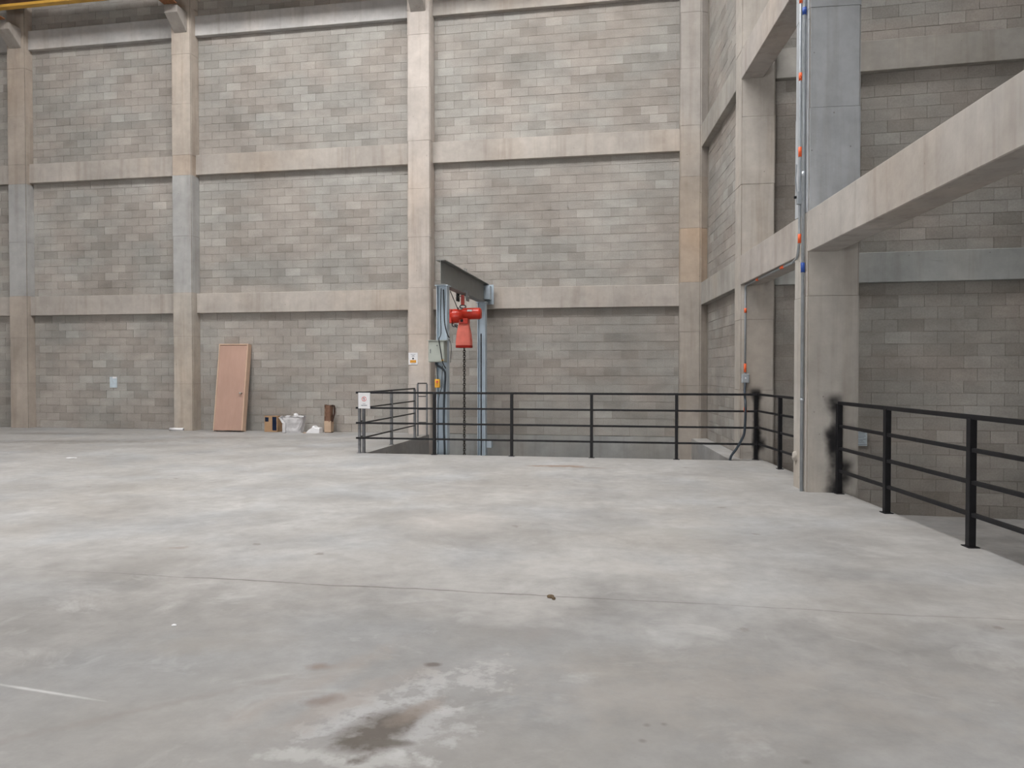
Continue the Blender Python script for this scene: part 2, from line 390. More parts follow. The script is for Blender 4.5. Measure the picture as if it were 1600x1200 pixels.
def in_frame(p, margin=30):
    cy, sy = math.cos(YAW), math.sin(YAW); cp, sp = math.cos(PITCH), math.sin(PITCH)
    R = Vector((cy, sy, 0)); F = Vector((-sy*cp, cy*cp, -sp)); U = R.cross(F)
    v = Vector(p) - Vector((0, 0, 1.5)); z = v.dot(F)
    if z < 0.1: return False
    x = 800 + 1170 * v.dot(R) / z; y = 600 - 1170 * v.dot(U) / z
    return -margin < x < 1600 + margin and -margin < y < 1200 + margin

# ------------------------------------------------------------------ the setting: slab, pit, lower level
def W(y): return 1.94 + (10.25 - y) * 0.103           # west face line of the right-hand frame
def railx(y): return 1.93 + (13.25 - y) * 0.132       # guard rail line on the right
def edgex(y): return railx(y) + 0.06
PIT_Z = -3.0
bm = B()
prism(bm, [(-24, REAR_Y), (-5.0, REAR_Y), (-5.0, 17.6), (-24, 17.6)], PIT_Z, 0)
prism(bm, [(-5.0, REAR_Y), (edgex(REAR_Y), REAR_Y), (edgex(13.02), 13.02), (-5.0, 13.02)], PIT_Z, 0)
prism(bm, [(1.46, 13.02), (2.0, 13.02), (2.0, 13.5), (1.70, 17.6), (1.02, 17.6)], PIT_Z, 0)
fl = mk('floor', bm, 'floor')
tag(fl, 'grey polished concrete floor slab with stains and a cracked joint', 'floor', kind='structure')
bm = B(); prism(bm, [(edgex(REAR_Y), REAR_Y), (11, REAR_Y), (11, 13.6), (edgex(13.6), 13.6)], -1.2, -0.9)
tag(mk('floor_lower', bm, 'floor'), 'lower concrete floor beyond the black guard rail', 'floor', kind='structure')
bm = B(); box(bm, -5.0, 1.5, 13.02, 17.6, PIT_Z - 0.2, PIT_Z)
tag(mk('floor_pit', bm, 'floor'), 'concrete bottom of the hoist pit', 'floor', kind='structure')
bm = B(); box(bm, -4.96, 1.30, 17.44, 17.7, PIT_Z, -0.01)
o = mk('beam', bm, 'concrete'); o.color = (0.30, 0.305, 0.30, 1)
tag(o, 'grey stained ground beam in the pit below the back wall', 'beam', kind='structure')

# roof with skylight openings
bm = B()
xs = [-24, SKYLIGHTS[0][0], SKYLIGHTS[0][1], 11]
ys = [REAR_Y] + sum([[s[2], s[3]] for s in sorted(SKYLIGHTS, key=lambda s: s[2])], []) + [17.8]
for i in range(3):
    for j in range(len(ys) - 1):
        if i == 1 and j % 2 == 1: continue
        box(bm, xs[i], xs[i+1], ys[j], ys[j+1], ROOF_Z, ROOF_Z + 0.15)
tag(mk('ceiling', bm, 'roof'), 'grey roof with a long skylight opening and an added rear one', 'ceiling', kind='structure')
for nm, a, lab in (('wall_left', (-24.2, -24, REAR_Y, 17.8, 0, ROOF_Z), 'plain wall at the far left of the hall'),
                   ('wall_east', (11, 11.2, REAR_Y, 14, -1.2, ROOF_Z), 'plain wall closing the lower level')):
    o = mk(nm, box(B(), *a), 'concrete'); o.color = (0.33, 0.31, 0.29, 1); tag(o, lab, 'wall', kind='structure')
bm = B(); d = DOOR_OPEN
box(bm, -24, d[0], REAR_Y - .2, REAR_Y, 0, ROOF_Z); box(bm, d[1], 11, REAR_Y - .2, REAR_Y, -1.2, ROOF_Z)
box(bm, d[0], d[1], REAR_Y - .2, REAR_Y, d[3], ROOF_Z)
o = mk('wall_rear', bm, 'concrete'); o.color = (0.33, 0.31, 0.29, 1)
tag(o, 'wall behind the viewer with a wide open doorway', 'wall', kind='structure')

# ------------------------------------------------------------------ block walls, every block its own piece
unit = bmesh.new(); box(unit, -0.5, 0.5, 0, 1, -0.5, 0.5)
bmesh.ops.recalc_face_normals(unit, faces=unit.faces[:])
unit_me = bpy.data.meshes.new('block'); unit.to_mesh(unit_me); unit.free(); unit_me.materials.append(M['block'])
JOINT = 0.0065
def block_wall(name, loc, rotz, panels, back, label, seed):
    """panels: (x0, x1, z0, z1) in wall coordinates; blocks face local -y at y = 0"""
    rnd = random.Random(seed)
    mb = B()
    for (x0, x1, z0, z1) in back: box(mb, x0, x1, 0.007, 0.16, z0, z1)
    wall = mk(name, mb, 'mortar'); wall.location = loc; wall.rotation_euler = (0, 0, rotz)
    tag(wall, label, 'wall', kind='structure')
    T = Matrix.Translation(loc) @ Matrix.Rotation(rotz, 4, 'Z')
    cells = []
    for (x0, x1, z0, z1) in panels:
        rows = max(1, round((z1 - z0) / 0.199)); rh = (z1 - z0) / rows
        ph = rnd.random() * 0.4
        for r in range(rows):
            x = x0 - ((0.2 if r % 2 else 0.0) + ph) % 0.4
            while x < x1 - 0.02:
                a, b = max(x, x0), min(x + 0.4, x1)
                if b - a > 0.05:
                    cells.append(((a + b) / 2, z0 + (r + .5) * rh, b - a - JOINT, rh - JOINT, rnd.uniform(-0.002, 0.002), rnd.uniform(-0.0025, 0.0025)))
                x += 0.4
    def d(c):
        p = T @ Vector((c[0], 0, c[1])); q = (p - Vector((0, 0, 1.5))).length
        return q if in_frame(p, 0) else q + 1000
    cells.sort(key=d)
    for (cx, cz, wx, hz, dy, dz) in cells[:300]:
        o = bpy.data.objects.new('block', unit_me); COL.objects.link(o); o.parent = wall
        o.location = (cx, dy, cz + dz); o.scale = (wx, 0.1, hz)
    if len(cells) > 300:
        bm = B()
        for (cx, cz, wx, hz, dy, dz) in cells[300:]:
            box(bm, cx - wx/2, cx + wx/2, dy, dy + 0.1, cz + dz - hz/2, cz + dz + hz/2)
        o = mk('block_field', bm, 'block', wall); o['kind'] = 'stuff'
    return wall
Z1, Z2, Z3, BH = 2.972, 6.465, 9.955, 0.5
tiers = [(0.0, Z1), (Z1 + BH, Z2), (Z2 + BH, Z3), (Z3 + BH, ROOF_Z)]
bays = [(-18.6, -16.53), (-15.98, -11.70), (-11.16, -5.52), (-4.96, 0.80)]
block_wall('wall_back', (0, 17.5, 0), 0, [(a, b, z0 + .004, z1) for (a, b) in bays for (z0, z1) in tiers],
           [(-24, 1.6, 0.0, ROOF_Z)], 'tall back wall of grey concrete blocks between concrete columns', 3)
RROT = math.atan2(-1.0, 0.103)
ly = math.hypot(3.35, 3.35 * .103)
block_wall('wall_right', (W(17.05) + 0.17, 17.05, 0), RROT, [(0.0, ly, z0 + .004, z1) for (z0, z1) in tiers[:3]],
           [(-0.3, ly + 0.1, 0.0, Z3)], 'narrow grey block wall running from the corner column to the pillar', 5)
CROT = -math.radians(2.7)
block_wall('wall_side', (2.16, 13.50, 0), CROT, [(0.0, 8.2, z0 if k else -0.9, z1) for k, (z0, z1) in enumerate(tiers[:3])],
           [(-0.2, 9.0, -1.2, ROOF_Z)], 'shaded grey block wall behind the guard rail and beams', 9)

# ------------------------------------------------------------------ columns cast in lifts
LIFTS = [1.18, 2.38, 3.48, 4.68, 5.82, 6.95, 8.2, 9.44, 10.6]
LIFTS2 = [1.18, 2.38, 3.48, 4.9, 6.42, 6.93, 8.2, 9.44, 10.6]
def column(poly, z0, label, tint, mat='concrete', lifts=LIFTS, bev=0.02, inset=0.0):
    cx = sum(p[0] for p in poly) / len(poly); cy = sum(p[1] for p in poly) / len(poly)
    r = root('column', (cx, cy, z0), label, 'column', kind='structure')
    zs = [z0] + [z for z in lifts if z > z0] + [ROOF_Z]
    for k, (a, b) in enumerate(zip(zs, zs[1:])):
        j = 0.0035 if k % 2 else 0.0
        q = [((x - cx) * (1 - j / 0.3), (y - cy) * (1 - j / 0.3)) for x, y in poly]
        bm = B(); prism(bm, q, a - z0 + 0.0025, b - z0 - 0.0025)
        ve = [e for e in bm.edges if abs(e.verts[0].co.z - e.verts[1].co.z) > 0.1]
        bmesh.ops.bevel(bm, geom=ve, offset=bev, segments=2, affect='EDGES')
        o = mk('lift', bm, mat, r); o.color = tuple(tint((a + b) / 2)) + (1,)
    bm = B(); prism(bm, [((x - cx) * .95, (y - cy) * .95) for x, y in poly], 0.0, ROOF_Z - z0 - .01)
    o = mk('core', bm, mat, r); o.color = (0.24, 0.215, 0.19, 1)
    return r
TAN = (0.45, 0.397, 0.347); GRY = (0.38, 0.378, 0.372); PNK = (0.50, 0.455, 0.42); BEI = (0.42, 0.39, 0.355)
FY = 17.15
def rect(x0, x1, y0, y1): return [(x0, y0), (x1, y0), (x1, y1), (x0, y1)]
column(rect(-16.53, -15.98, FY + .1, 17.6), 0, 'concrete column at the far left of the back wall, grey in its middle lift',
       lambda z: GRY if 3.48 < z < 6.42 else (0.40, 0.35, 0.305), lifts=LIFTS2)
column(rect(-11.70, -11.16, FY + .02, 17.6), 0, 'concrete column left of the leaning door, tan above and grey at mid height',
       lambda z: GRY if 3.48 < z < 6.42 else (TAN if z > 6.95 else ((0.43, 0.36, 0.30) if z > 6 else (0.42, 0.385, 0.345))), lifts=LIFTS2)
column(rect(-5.52, -4.96, FY - .02, 17.6), PIT_Z, 'pale concrete column beside the hoist frame with a notice on it',
       lambda z: PNK)
column([(0.79, 17.12), (1.243, 17.12), (1.9, 17.6), (0.79, 17.6)], PIT_Z, 'concrete column in the corner of the two block walls',
       lambda z: (0.42, 0.34, 0.27) if 3.7 < z < 5.2 else ((0.37, 0.345, 0.32) if z > 6 else (0.36, 0.325, 0.29)))
column([(W(13.28), 13.28), (2.19, 13.28), (2.15, 13.72), (W(13.72), 13.72)], -0.9, 'concrete pillar with the junction box, black paint smudged low down',
       lambda z: BEI, 'oversprayB')
LA = [2.43, 3.47, 4.74, 5.96, 7.2, 8.4, 9.6, 10.8]
column([(W(9.75), 9.75), (2.61, 9.78), (2.56, 10.28), (W(10.28), 10.28)], -0.9, 'large near concrete pillar carrying the two long conduits',
       lambda z: (0.43, 0.455, 0.48) if z > 3.47 else (0.43, 0.41, 0.38), 'oversprayA', LA)
column([(W(4.55), 4.55), (W(4.55) + .62, 4.58), (W(5.08) + .62, 5.08), (W(5.08), 5.08)], -0.9, 'concrete pillar just outside the right edge of the view',
       lambda z: BEI, 'concrete', LA)

# ------------------------------------------------------------------ beams
def beam(poly, z0, z1, label, tint, mat='concrete'):
    cx = sum(p[0] for p in poly) / len(poly); cy = sum(p[1] for p in poly) / len(poly)
    bm = B(); prism(bm, [(x - cx, y - cy) for x, y in poly], 0, z1 - z0); bevel(bm, 0.008)
    o = mk('beam', bm, mat); o.location = (cx, cy, z0); o.color = tint + (1,)
    return tag(o, label, 'beam', kind='structure')
BT = (0.425, 0.39, 0.357)
lev = {0: 'lowest', 1: 'middle', 2: 'uppermost'}
bayname = ['beyond the far left column', 'between the two left columns', 'in the bay above the leaning door', 'in the bay behind the hoist frame']
for k, z in enumerate((Z1, Z2, Z3)):
    for i, (a, b) in enumerate([(-24, -16.53), (-15.98, -11.70), (-11.16, -5.52), (-4.96, 0.80)]):
        f = random.uniform(0.95, 1.05)
        t = (BT[0]*f, BT[1]*f, BT[2]*f) if k < 2 else ((0.425, 0.415, 0.408) if i < 3 else (0.37, 0.345, 0.32))
        beam(rect(a - .02, b + .02, 17.37, 17.56), z, z + BH, f'{lev[k]} concrete wall beam {bayname[i]}', t)
    # right wall, corner to pillar
    beam([(W(17.15) + .03, 17.15), (W(13.7) + .03, 13.7), (W(13.7) + .3, 13.7), (W(17.15) + .3, 17.15)], z, z + BH,
         f'{lev[k]} concrete beam on the narrow right wall by the corner', (0.37, 0.355, 0.33))
    # free spans of the open frame
    beam([(W(13.3) + .005, 13.3), (W(10.26) + .005, 10.26), (W(10.26) + .36, 10.26), (W(13.3) + .36, 13.3)], z, z + BH,
         f'{lev[k]} free concrete beam spanning between the two pillars', (0.40, 0.37, 0.345))
    beam([(W(9.77) + .005, 9.77), (W(5.06) + .005, 5.06), (W(5.06) + .36, 5.06), (W(9.77) + .36, 9.77)], z, z + BH,
         f'{lev[k]} free concrete beam running from the near pillar towards the viewer', (0.41, 0.385, 0.36))
    c, s = math.cos(CROT), math.sin(CROT)
    P = lambda x, y: (2.16 + c*x - s*y, 13.50 + s*x + c*y)
    beam([P(0.0, -.12), P(8.6, -.12), P(8.6, .05), P(0.0, .05)], z, z + BH,
         f'{lev[k]} concrete beam on the shaded side wall', (0.37, 0.385, 0.38) if k == 0 else (0.36, 0.345, 0.32))

# ------------------------------------------------------------------ crane corbels and girder
for (x0, x1, fy, lab) in ((-16.43, -16.07, FY + .1, 'concrete crane corbel on the far left column'),
                          (-11.60, -11.25, FY + .02, 'concrete crane corbel above the column left of the door'),
                          (-5.43, -5.07, FY - .02, 'concrete crane corbel at the top of the column with the notice')):
    bm = B(); extrude_x(bm, [(0, 0), (-0.40, 0.33), (-0.40, 0.50), (0, 0.50)], 0, x1 - x0); bevel(bm, 0.008)
    o = mk('corbel', bm, 'concrete'); o.location = (x0, fy, 9.965); o.color = (0.37, 0.345, 0.32, 1)
    tag(o, lab, 'corbel', kind='structure')
g = root('crane_girder', (-12.5, 16.60, 10.675), 'yellow steel crane girder resting on the corbels at top left', 'girder')
L = 11.0
mk('bottom_flange', box(B(), -L, L, -.08, .08, 0, .065), 'girder', g)
mk('web', box(B(), -L, L, -.008, .008, .065, .62), 'girderweb', g)
mk('top_flange', box(B(), -L, L, -.18, .18, .62, .66), 'girder', g)
mk('web_shade_plate', box(B(), -L, L, -.85, -.18, .62, .65), 'girder', g)  # unseen plate added to keep the web in shade
for x in (-3.75, 1.08, 7.25):
    for dx in (-.12, .12):
        mk('stiffener', box(B(), x + dx - .006, x + dx + .006, -.17, -.008, .065, .62), 'girderweb', g)
    mk('bearing_pad', box(B(), x - .17, x + .17, -.10, .16, -.19, -.165), 'rust', g)
    for dx in (-.13, .0, .13): mk('bearing_strut', bar(B(), (x + dx, -.06, -.165), (x + dx - .05, -.06, 0), .03, .03), 'rust', g)

# ------------------------------------------------------------------ guard rails
RZ = [1.11, 0.83, 0.555, 0.28]
def guard_rail(name, pts, post_ids, label, mp='black', mr='black', ext=(0, 0), pw=0.05, rw=0.032, plate=True, zs=RZ):
    """pts: post feet along the line; rails run the whole way"""
    p0, p1 = Vector(pts[0]), Vector(pts[-1]); d = (p1 - p0).normalized()
    ang = math.atan2(d.y, d.x)
    r = root(name, (p0.x, p0.y, p0.z), label, 'railing', ang)
    Lr = (p1 - p0).length
    for i, p in enumerate(pts):
        if i not in post_ids: continue
        u = (Vector(p) - p0).length
        pp = mk('post', bevel(box(B(), u - pw/2, u + pw/2, -pw/2, pw/2, 0, zs[0] - .01), 0.003), mp, r)
        if plate: mk('base_plate', box(B(), u - pw, u + pw, -pw*.8, pw*.8, 0, 0.008), mp, pp)
    for k, z in enumerate(zs):
        h = rw * (1.15 if k == 0 else 1.0)
        mk('rail', bevel(box(B(), -ext[0], Lr + ext[1], -h/2, h/2, z - h/2, z + h/2), 0.003), mr, r)
    return r
FYR = 12.985
guard_rail('guard_rail', [(x, FYR, 0) for x in (-5.08, -3.69, -2.28, -0.877, 0.559, 1.84)], (1, 2, 3, 4),
           'long black four-bar guard rail along the front of the pit', ext=(0.09, 0.04))
guard_rail('guard_rail', [(1.885 + (13.22 - y) * .15, y, 0) for y in (13.22, 12.0, 10.32)], (0, 1),
           'short black guard rail between the two concrete pillars', ext=(0, 0.03), pw=0.055)
guard_rail('guard_rail', [(2.365 + (9.71 - y) * .142, y, 0) for y in (9.71, 8.47, 6.95, 5.43, 3.9)], (0, 1, 2, 3, 4),
           'near black guard rail at right with thick posts over the lower floor', pw=0.06, rw=0.036)
# left end: grey return rail along the pit edge
lr = guard_rail('guard_rail', [(-5.06, 13.08, 0), (-5.06, 14.62, 0), (-5.06, 16.2, 0)], (0, 1, 2),
           'grey steel guard rail running back along the left edge of the pit', 'railgrey', 'raildark', pw=0.05, rw=0.026)
pp = mk('end_post', bevel(box(B(), -.072, -.028, .04, .084, 0, 1.08), .003), 'railgrey', lr)
mk('base_plate', box(B(), -.10, .0, .02, .10, 0, .008), 'railgrey', pp)
for z in (.30, .58):
    mk('tie_bar', bar(B(), (-.05, .06, z), (.0, .0, z + .01), .02, .02), 'raildark', lr)
guard_rail('guard_rail', [(-5.12, 16.62, 0), (-4.90, 16.62, 0)], (0, 1),
           'narrow steel rail piece closing the gap beside the column', 'railgrey', 'raildark', pw=0.035, rw=0.022, zs=[1.22, 0.92, 0.62, 0.32], plate=False)

# signs
s = root('prohibition_sign', (-5.0, FYR - .035, 0.82), 'white sign with a red ring hung at the left end of the railing', 'sign')
mk('board', box(B(), -.112, .112, -.004, .004, 0, .29), 'paper', s)
bm = B()
for k in range(24):
    a0, a1 = 2*math.pi*k/24, 2*math.pi*(k+1)/24
    vs = [bm.verts.new((r_*math.cos(a), -.0055, .175 + r_*math.sin(a))) for r_, a in ((.034,a0),(.044,a0),(.044,a1),(.034,a1))]
    bm.faces.new(vs)
bar(bm, (-.026, -.0057, .2), (.026, -.0057, .15), .008, .002)
mk('red_ring', bm, 'redink', s)
mk('figure', box(B(), -.006, .006, -.0052, -.004, .155, .195), 'darkink', s)
for i, (zz, ww) in enumerate(((.085, .028), (.062, .06), (.054, .05))):
    mk('text_line', box(B(), -ww, ww, -.0052, -.004, zz - .003, zz + .003), 'ink', s)
s = root('notice', (-5.385, FY - .026, 1.655), 'white notice with an ochre panel taped to the pale column', 'sign')
mk('sheet', box(B(), -.112, .112, -.003, .003, 0, .285), 'paper', s)
mk('ochre_panel', box(B(), -.075, .075, -.0045, -.003, .045, .11), 'ochre', s)
bm = B(); bmesh.ops.create_circle(bm, cap_ends=True, radius=.022, segments=16, matrix=Matrix.Translation((0.0, -.0045, .145)) @ Matrix.Rotation(math.pi/2, 4, 'X'))
mk('dot', bm, 'darkink', s)
for zz, ww in ((.215, .03), (.20, .035), (.245, .06), (.025, .05)):
    mk('text_line', box(B(), -ww, ww, -.0045, -.003, zz - .004, zz + .004), 'ink', s)
s = root('paper_sheet', (-13.645, 17.487, 1.07), 'small pale blue paper on the wall between the two left columns', 'paper')
mk('sheet', box(B(), -.105, .105, -.003, .003, 0, .28), 'bluepaper', s)
mk('fold', box(B(), -.02, .10, -.006, -.003, .24, .285), 'paper', s)
s = root('paper_sheet', (3.61, 13.413, 0.245), 'pale blue printed sheet on the shaded wall behind the near railing', 'paper', CROT)
mk('sheet', box(B(), -.10, .10, -.003, .003, 0, .265), 'bluepaper', s)
for zz, ww in ((.225, .08), (.20, .075), (.165, .08), (.14, .07), (.11, .08), (.085, .06), (.06, .07), (.022, .09)):
    mk('text_line', box(B(), -.085, -.085 + 2*ww, -.0045, -.003, zz - .003, zz + .003), 'ink', s)

# ------------------------------------------------------------------ gantry frame over the pit
def hsec(bm, cx, cy, z0, z1, bx, by, tf, tw):
    box(bm, cx - bx/2, cx - bx/2 + tf, cy - by/2, cy + by/2, z0, z1)
    box(bm, cx + bx/2 - tf, cx + bx/2, cy - by/2, cy + by/2, z0, z1)
    box(bm, cx - bx/2 + tf, cx + bx/2 - tf, cy - tw/2, cy + tw/2, z0, z1)
    return bm
g = root('gantry_frame', (-3.655, 13.45, PIT_Z), 'pale blue steel gantry with a grey I-beam standing over the pit', 'gantry')
zb = 3.085 - PIT_Z
FARY = 3.42
for cy, wd in ((0.0, 0.20), (FARY, 0.185)):
    c = mk('column', hsec(B(), 0, cy, 0.02, zb - .015, wd, .18, .014, .010), 'blue', g)
    mk('base_plate', box(B(), -.17, .17, cy - .15, cy + .15, 0, .02), 'blue', c)
    mk('cap_plate', box(B(), -.125, .125, cy - .12, cy + .12, zb - .015, zb), 'blue', c)
bmg = B(); y0, y1 = -.16, FARY + .36
o = mk('beam_web', box(B(), -.006, .006, y0, y1, zb + .014, zb + .44), 'beam', g)
mk('bottom_flange', box(B(), -.085, .085, y0, y1, zb, zb + .014), 'beam', g)
mk('top_flange', box(B(), -.085, .085, y0, y1, zb + .44, zb + .454), 'beam', g)
mk('wall_bracket', bevel(box(B(), .006, .15, FARY + .16, FARY + .36, zb + .08, zb + .40), .004), 'blue', g)
mk('end_plate', box(B(), -.11, .20, FARY + .36, FARY + .378, zb - .02, zb + .44), 'blue', g)
mk('knee_plate', box(B(), .10, .22, FARY - .02, FARY + .16, 2.74, 2.92), 'blue', g)
mk('guide_rod', tube(B(), [(.0, FARY - .10, .1), (.0, FARY - .10, 5.36)], .014, 8), 'cable', g)
for dy in (1.75, 1.9):
    mk('lug', box(B(), -.02, .0, dy, dy + .02, zb + .454, zb + .56), 'beam', g)

# ------------------------------------------------------------------ electric chain hoist
HY = 15.0
h = root('chain_hoist', (-3.655, HY, 1.98), 'red electric chain hoist with a salmon chain bag hanging from the gantry', 'hoist')
zt = 3.085 - 1.98
tr = mk('trolley', bevel(box(B(), -.118, -.088, -.10, .10, zt - .15, zt + .06), .004), 'black', h)
mk('side_plate', bevel(box(B(), .088, .115, -.10, .10, zt - .15, zt + .06), .004), 'railgrey', tr)
for sx in (-1, 1):
    for sy in (-.05, .05):
        mk('wheel', tube(B(), [(sx*.088, sy, zt + .035), (sx*.03, sy, zt + .035)], .022, 12), 'railgrey', tr)
mk('shaft', tube(B(), [(-.15, 0, zt - .05), (.12, 0, zt - .05)], .014, 10), 'chrome', tr)
mk('shank', bevel(box(B(), -.034, .034, -.025, .025, zt - .22, zt - .02), .006), 'red', h)
bm = B(); pts = [(.062*math.cos(a), 0, .845 + .034*math.sin(a)) for a in [2*math.pi*k/20 for k in range(21)]]
tube(bm, pts, .015, 8); mk('hook_eye', bm, 'railgrey', h, True)
# housings lie along x
def lathe_x(bm, prof, cy, cz, n=20):
    rings = [[bm.verts.new((x, cy + r*math.cos(2*math.pi*k/n), cz + r*math.sin(2*math.pi*k/n))) for k in range(n)] for x, r in prof]
    for a, b in zip(rings, rings[1:]):
        for k in range(n): bm.faces.new((a[k], a[(k+1)%n], b[(k+1)%n], b[k]))
    bm.faces.new(rings[0][::-1]); bm.faces.new(rings[-1]); return bm
gb = mk('gearbox', lathe_x(B(), [(-.245, .10), (-.235, .135), (-.20, .145), (-.10, .145), (-.06, .13), (.02, .13)], 0, .655), 'red', h, True)
mk('end_cover', bevel(box(B(), -.27, -.20, -.13, .13, .50, .79), .02, 2), 'red', gb)
mt = mk('motor', lathe_x(B(), [(.0, .10), (.02, .118), (.36, .118), (.385, .10), (.39, .06)], 0, .70), 'red', h, True)
mk('rating_plate', box(B(), .12, .22, -.122, -.108, .735, .775), 'white', mt)
mk('lower_housing', bevel(box(B(), -.06, .13, -.10, .10, .49, .60), .012, 2), 'red', h)
mk('brake_knob', lathe_x(B(), [(-.02, .02), (.0, .03), (.03, .02)], -.115, .55, 12), 'black', h, True)
bm = B()
tube(bm, curve([(-.21, -.06, .50), (-.20, -.08, .45), (-.14, -.08, .43), (-.10, -.06, .46), (-.16, -.05, .47), (-.10, -.07, .41)], 6), .010, 6)
mk('control_lead', bm, 'cable', h, True)
# chain bag
bm = B(); prof = [(.51, .095, .07), (.42, .115, .085), (.28, .14, .10), (.12, .155, .11), (.05, .155, .11)]
rings = []
for z, rx, ry in prof:
    rings.append([bm.verts.new((.028 + rx*sx, ry*sy, z)) for sx, sy in ((-1,-.8),(-.85,-1),(0,-1.06),(.85,-1),(1,-.8),(1,.8),(.85,1),(0,1.06),(-.85,1),(-1,.8))])
for a, b in zip(rings, rings[1:]):
    for k in range(10): bm.faces.new((a[k], a[(k+1)%10], b[(k+1)%10], b[k]))
bm.faces.new(rings[0]); bm.faces.new(rings[-1])
cb = mk('chain_bag', bm, 'salmon', h)
bm = B(); r0 = [(.028 + .158*sx, .113*sy) for sx, sy in ((-1,-.8),(-.85,-1),(0,-1.06),(.85,-1),(1,-.8),(1,.8),(.85,1),(0,1.06),(-.85,1),(-1,.8))]
prism(bm, r0, .0, .05); mk('bag_hem', bm, 'darkred', cb)
# links
bm = B(); z = .0; k = 0
while z > -4.0:
    pts = []
    for i in range(11):
        a = 2*math.pi*i/10; u = .021*math.cos(a); v = .036*math.sin(a)
        pts.append((.035 + (u if k % 2 else u*.25), -.02 + (u*.25 if k % 2 else u), z - .03 + v))
    tube(bm, pts, .0085, 5, False); z -= .048; k += 1
mk('load_chain', bm, 'chain', h, True)

# ------------------------------------------------------------------ control box, pendant, cables
b = root('control_box', (-3.695, 13.24, 1.665), 'grey-green electrical control box mounted on the near gantry leg', 'control box')
mk('cabinet', bevel(box(B(), -.15, .15, -.10, .10, 0, .385), .006), 'panel', b)
dr = mk('cabinet_door', bevel(box(B(), -.142, .142, -.115, -.10, .012, .372), .004), 'panel', b)
mk('lock', box(B(), -.112, -.098, -.122, -.115, .16, .235), 'railgrey', dr)
mk('indicator', tube(B(), [(.02, -.115, .30), (.02, -.125, .30)], .012, 10), 'railgrey', dr)
mk('warning_sticker', box(B(), .10, .135, -.117, -.115, .02, .05), 'yellow', dr)
mk('drip_lid', box(B(), -.165, .185, -.13, .10, .385, .397), 'panel', b)
p = root('pendant_control', (-3.69, 13.20, 1.20), 'yellow push-button pendant hanging on the near gantry leg', 'pendant control')
mk('body', bevel(box(B(), -.046, .046, -.03, .03, 0, .155), .012, 2), 'yellow', p)
mk('up_button', tube(B(), [(0, -.028, .108), (0, -.042, .108)], .019, 12), 'redink', p)
mk('down_button', tube(B(), [(0, -.028, .05), (0, -.042, .05)], .017, 12), 'ochre', p)
mk('grip_mark', box(B(), -.005, .005, -.032, -.03, .07, .128), 'darkbrown', p)
def cable(pts, r, label, mat='cable', name='cable', per=6):
    o = Vector(pts[-1]); bm = B()
    tube(bm, [q - o for q in curve(pts, per)], r, 7)
    c = mk(name, bm, mat, None, True); c.location = o
    return tag(c, label, 'cable' if name == 'cable' else 'conduit')
gx = -3.655
cable([(gx + .00, 13.33, 3.02), (gx - .012, 13.33, 2.6), (gx + .0, 13.31, 2.2), (gx + .02, 13.10, 2.075), (gx + .045, 13.10, 1.9), (gx + .09, 13.10, 1.66), (gx + .12, 13.2, 1.55)], .0085,
      'black cable running down the near gantry leg past the control box')
cable([(gx + .03, 13.37, 3.0), (gx + .045, 13.36, 2.75), (gx + .07, 13.31, 2.4), (gx + .115, 13.30, 2.2), (gx + .16, 13.30, 2.11)], .011,
      'thicker black cable slanting to the right above the control box')
cable([(gx + .13, 13.5, 2.98), (gx + .10, 13.9, 2.85), (gx + .05, 14.4, 2.72), (gx - .06, 14.85, 2.79), (gx - .11, 14.95, 2.80)], .008,
      'thin cable drooping from the gantry leg to the hoist')
cable([(gx + .135, 13.37, 2.09), (gx + .175, 13.36, 2.0), (gx + .18, 13.36, 1.85), (gx + .165, 13.36, 1.66)], .006,
      'thin cable loop at the right side of the control box')
cable([(gx - .055, 13.22, 1.62), (gx - .045, 13.20, 1.5), (gx - .04, 13.20, 1.345)], .005,
      'thin lead holding up the yellow pendant')
cable([(gx + .045, 13.255, 1.60), (gx + .035, 13.255, 1.4), (gx + .025, 13.255, 1.2), (gx - .02, 13.255, 1.05), (gx - .045, 13.25, 0.8), (gx - .05, 13.25, 0.2)], .006,
      'thin dark cord hanging beside the yellow pendant')
cable([(gx - .08, 13.24, 1.655), (gx - .06, 13.24, 1.61), (gx + .0, 13.24, 1.575), (gx + .07, 13.24, 1.52), (gx + .10, 13.24, 1.43), (gx + .085, 13.25, 1.2), (gx + .07, 13.26, .9), (gx + .065, 13.26, .5), (gx + .08, 13.26, 0.05), (gx + .08, 13.26, -.6)], .02,
      'dark corrugated conduit curving out below the control box', 'flex', 'flexible_conduit')

# ------------------------------------------------------------------ conduits on the pillars
def conduit(pts, r, bands, mat_band, label, sleeves=(), per=1):
    o = Vector(pts[-1]); rt = root('conduit', o, label, 'conduit')
    bm = B(); tube(bm, [Vector(q) - o for q in (curve(pts, per) if per > 1 else pts)], r, 10); mk('tube', bm, 'galv', rt, True)
    for (p, q) in bands: mk('tape_band', tube(B(), [Vector(p) - o, Vector(q) - o], r + .004, 10), mat_band, rt, True)
    for (p, q) in sleeves: mk('coupling', tube(B(), [Vector(p) - o, Vector(q) - o], r + .005, 10), 'galv', rt, True)
    return rt
cx2, cy2 = W(9.83) - .03, 9.83
V = lambda x, y, z0, z1: ((x, y, z0), (x, y, z1))
conduit([(cx2, cy2, 12.5), (cx2, cy2, 0.0)], .021, [V(cx2, cy2, 5.91, 6.0), V(cx2, cy2, 2.73, 2.85)], 'bluetape',
        'long galvanised conduit with blue bands reaching the floor on the near pillar', [V(cx2, cy2, 1.12, 1.16), V(cx2, cy2, 3.9, 3.98)])
cx1, cy1 = W(9.98) - .028, 9.98
lz = lambda y: 1.5 + (580 - y) * 9.47 / 1170
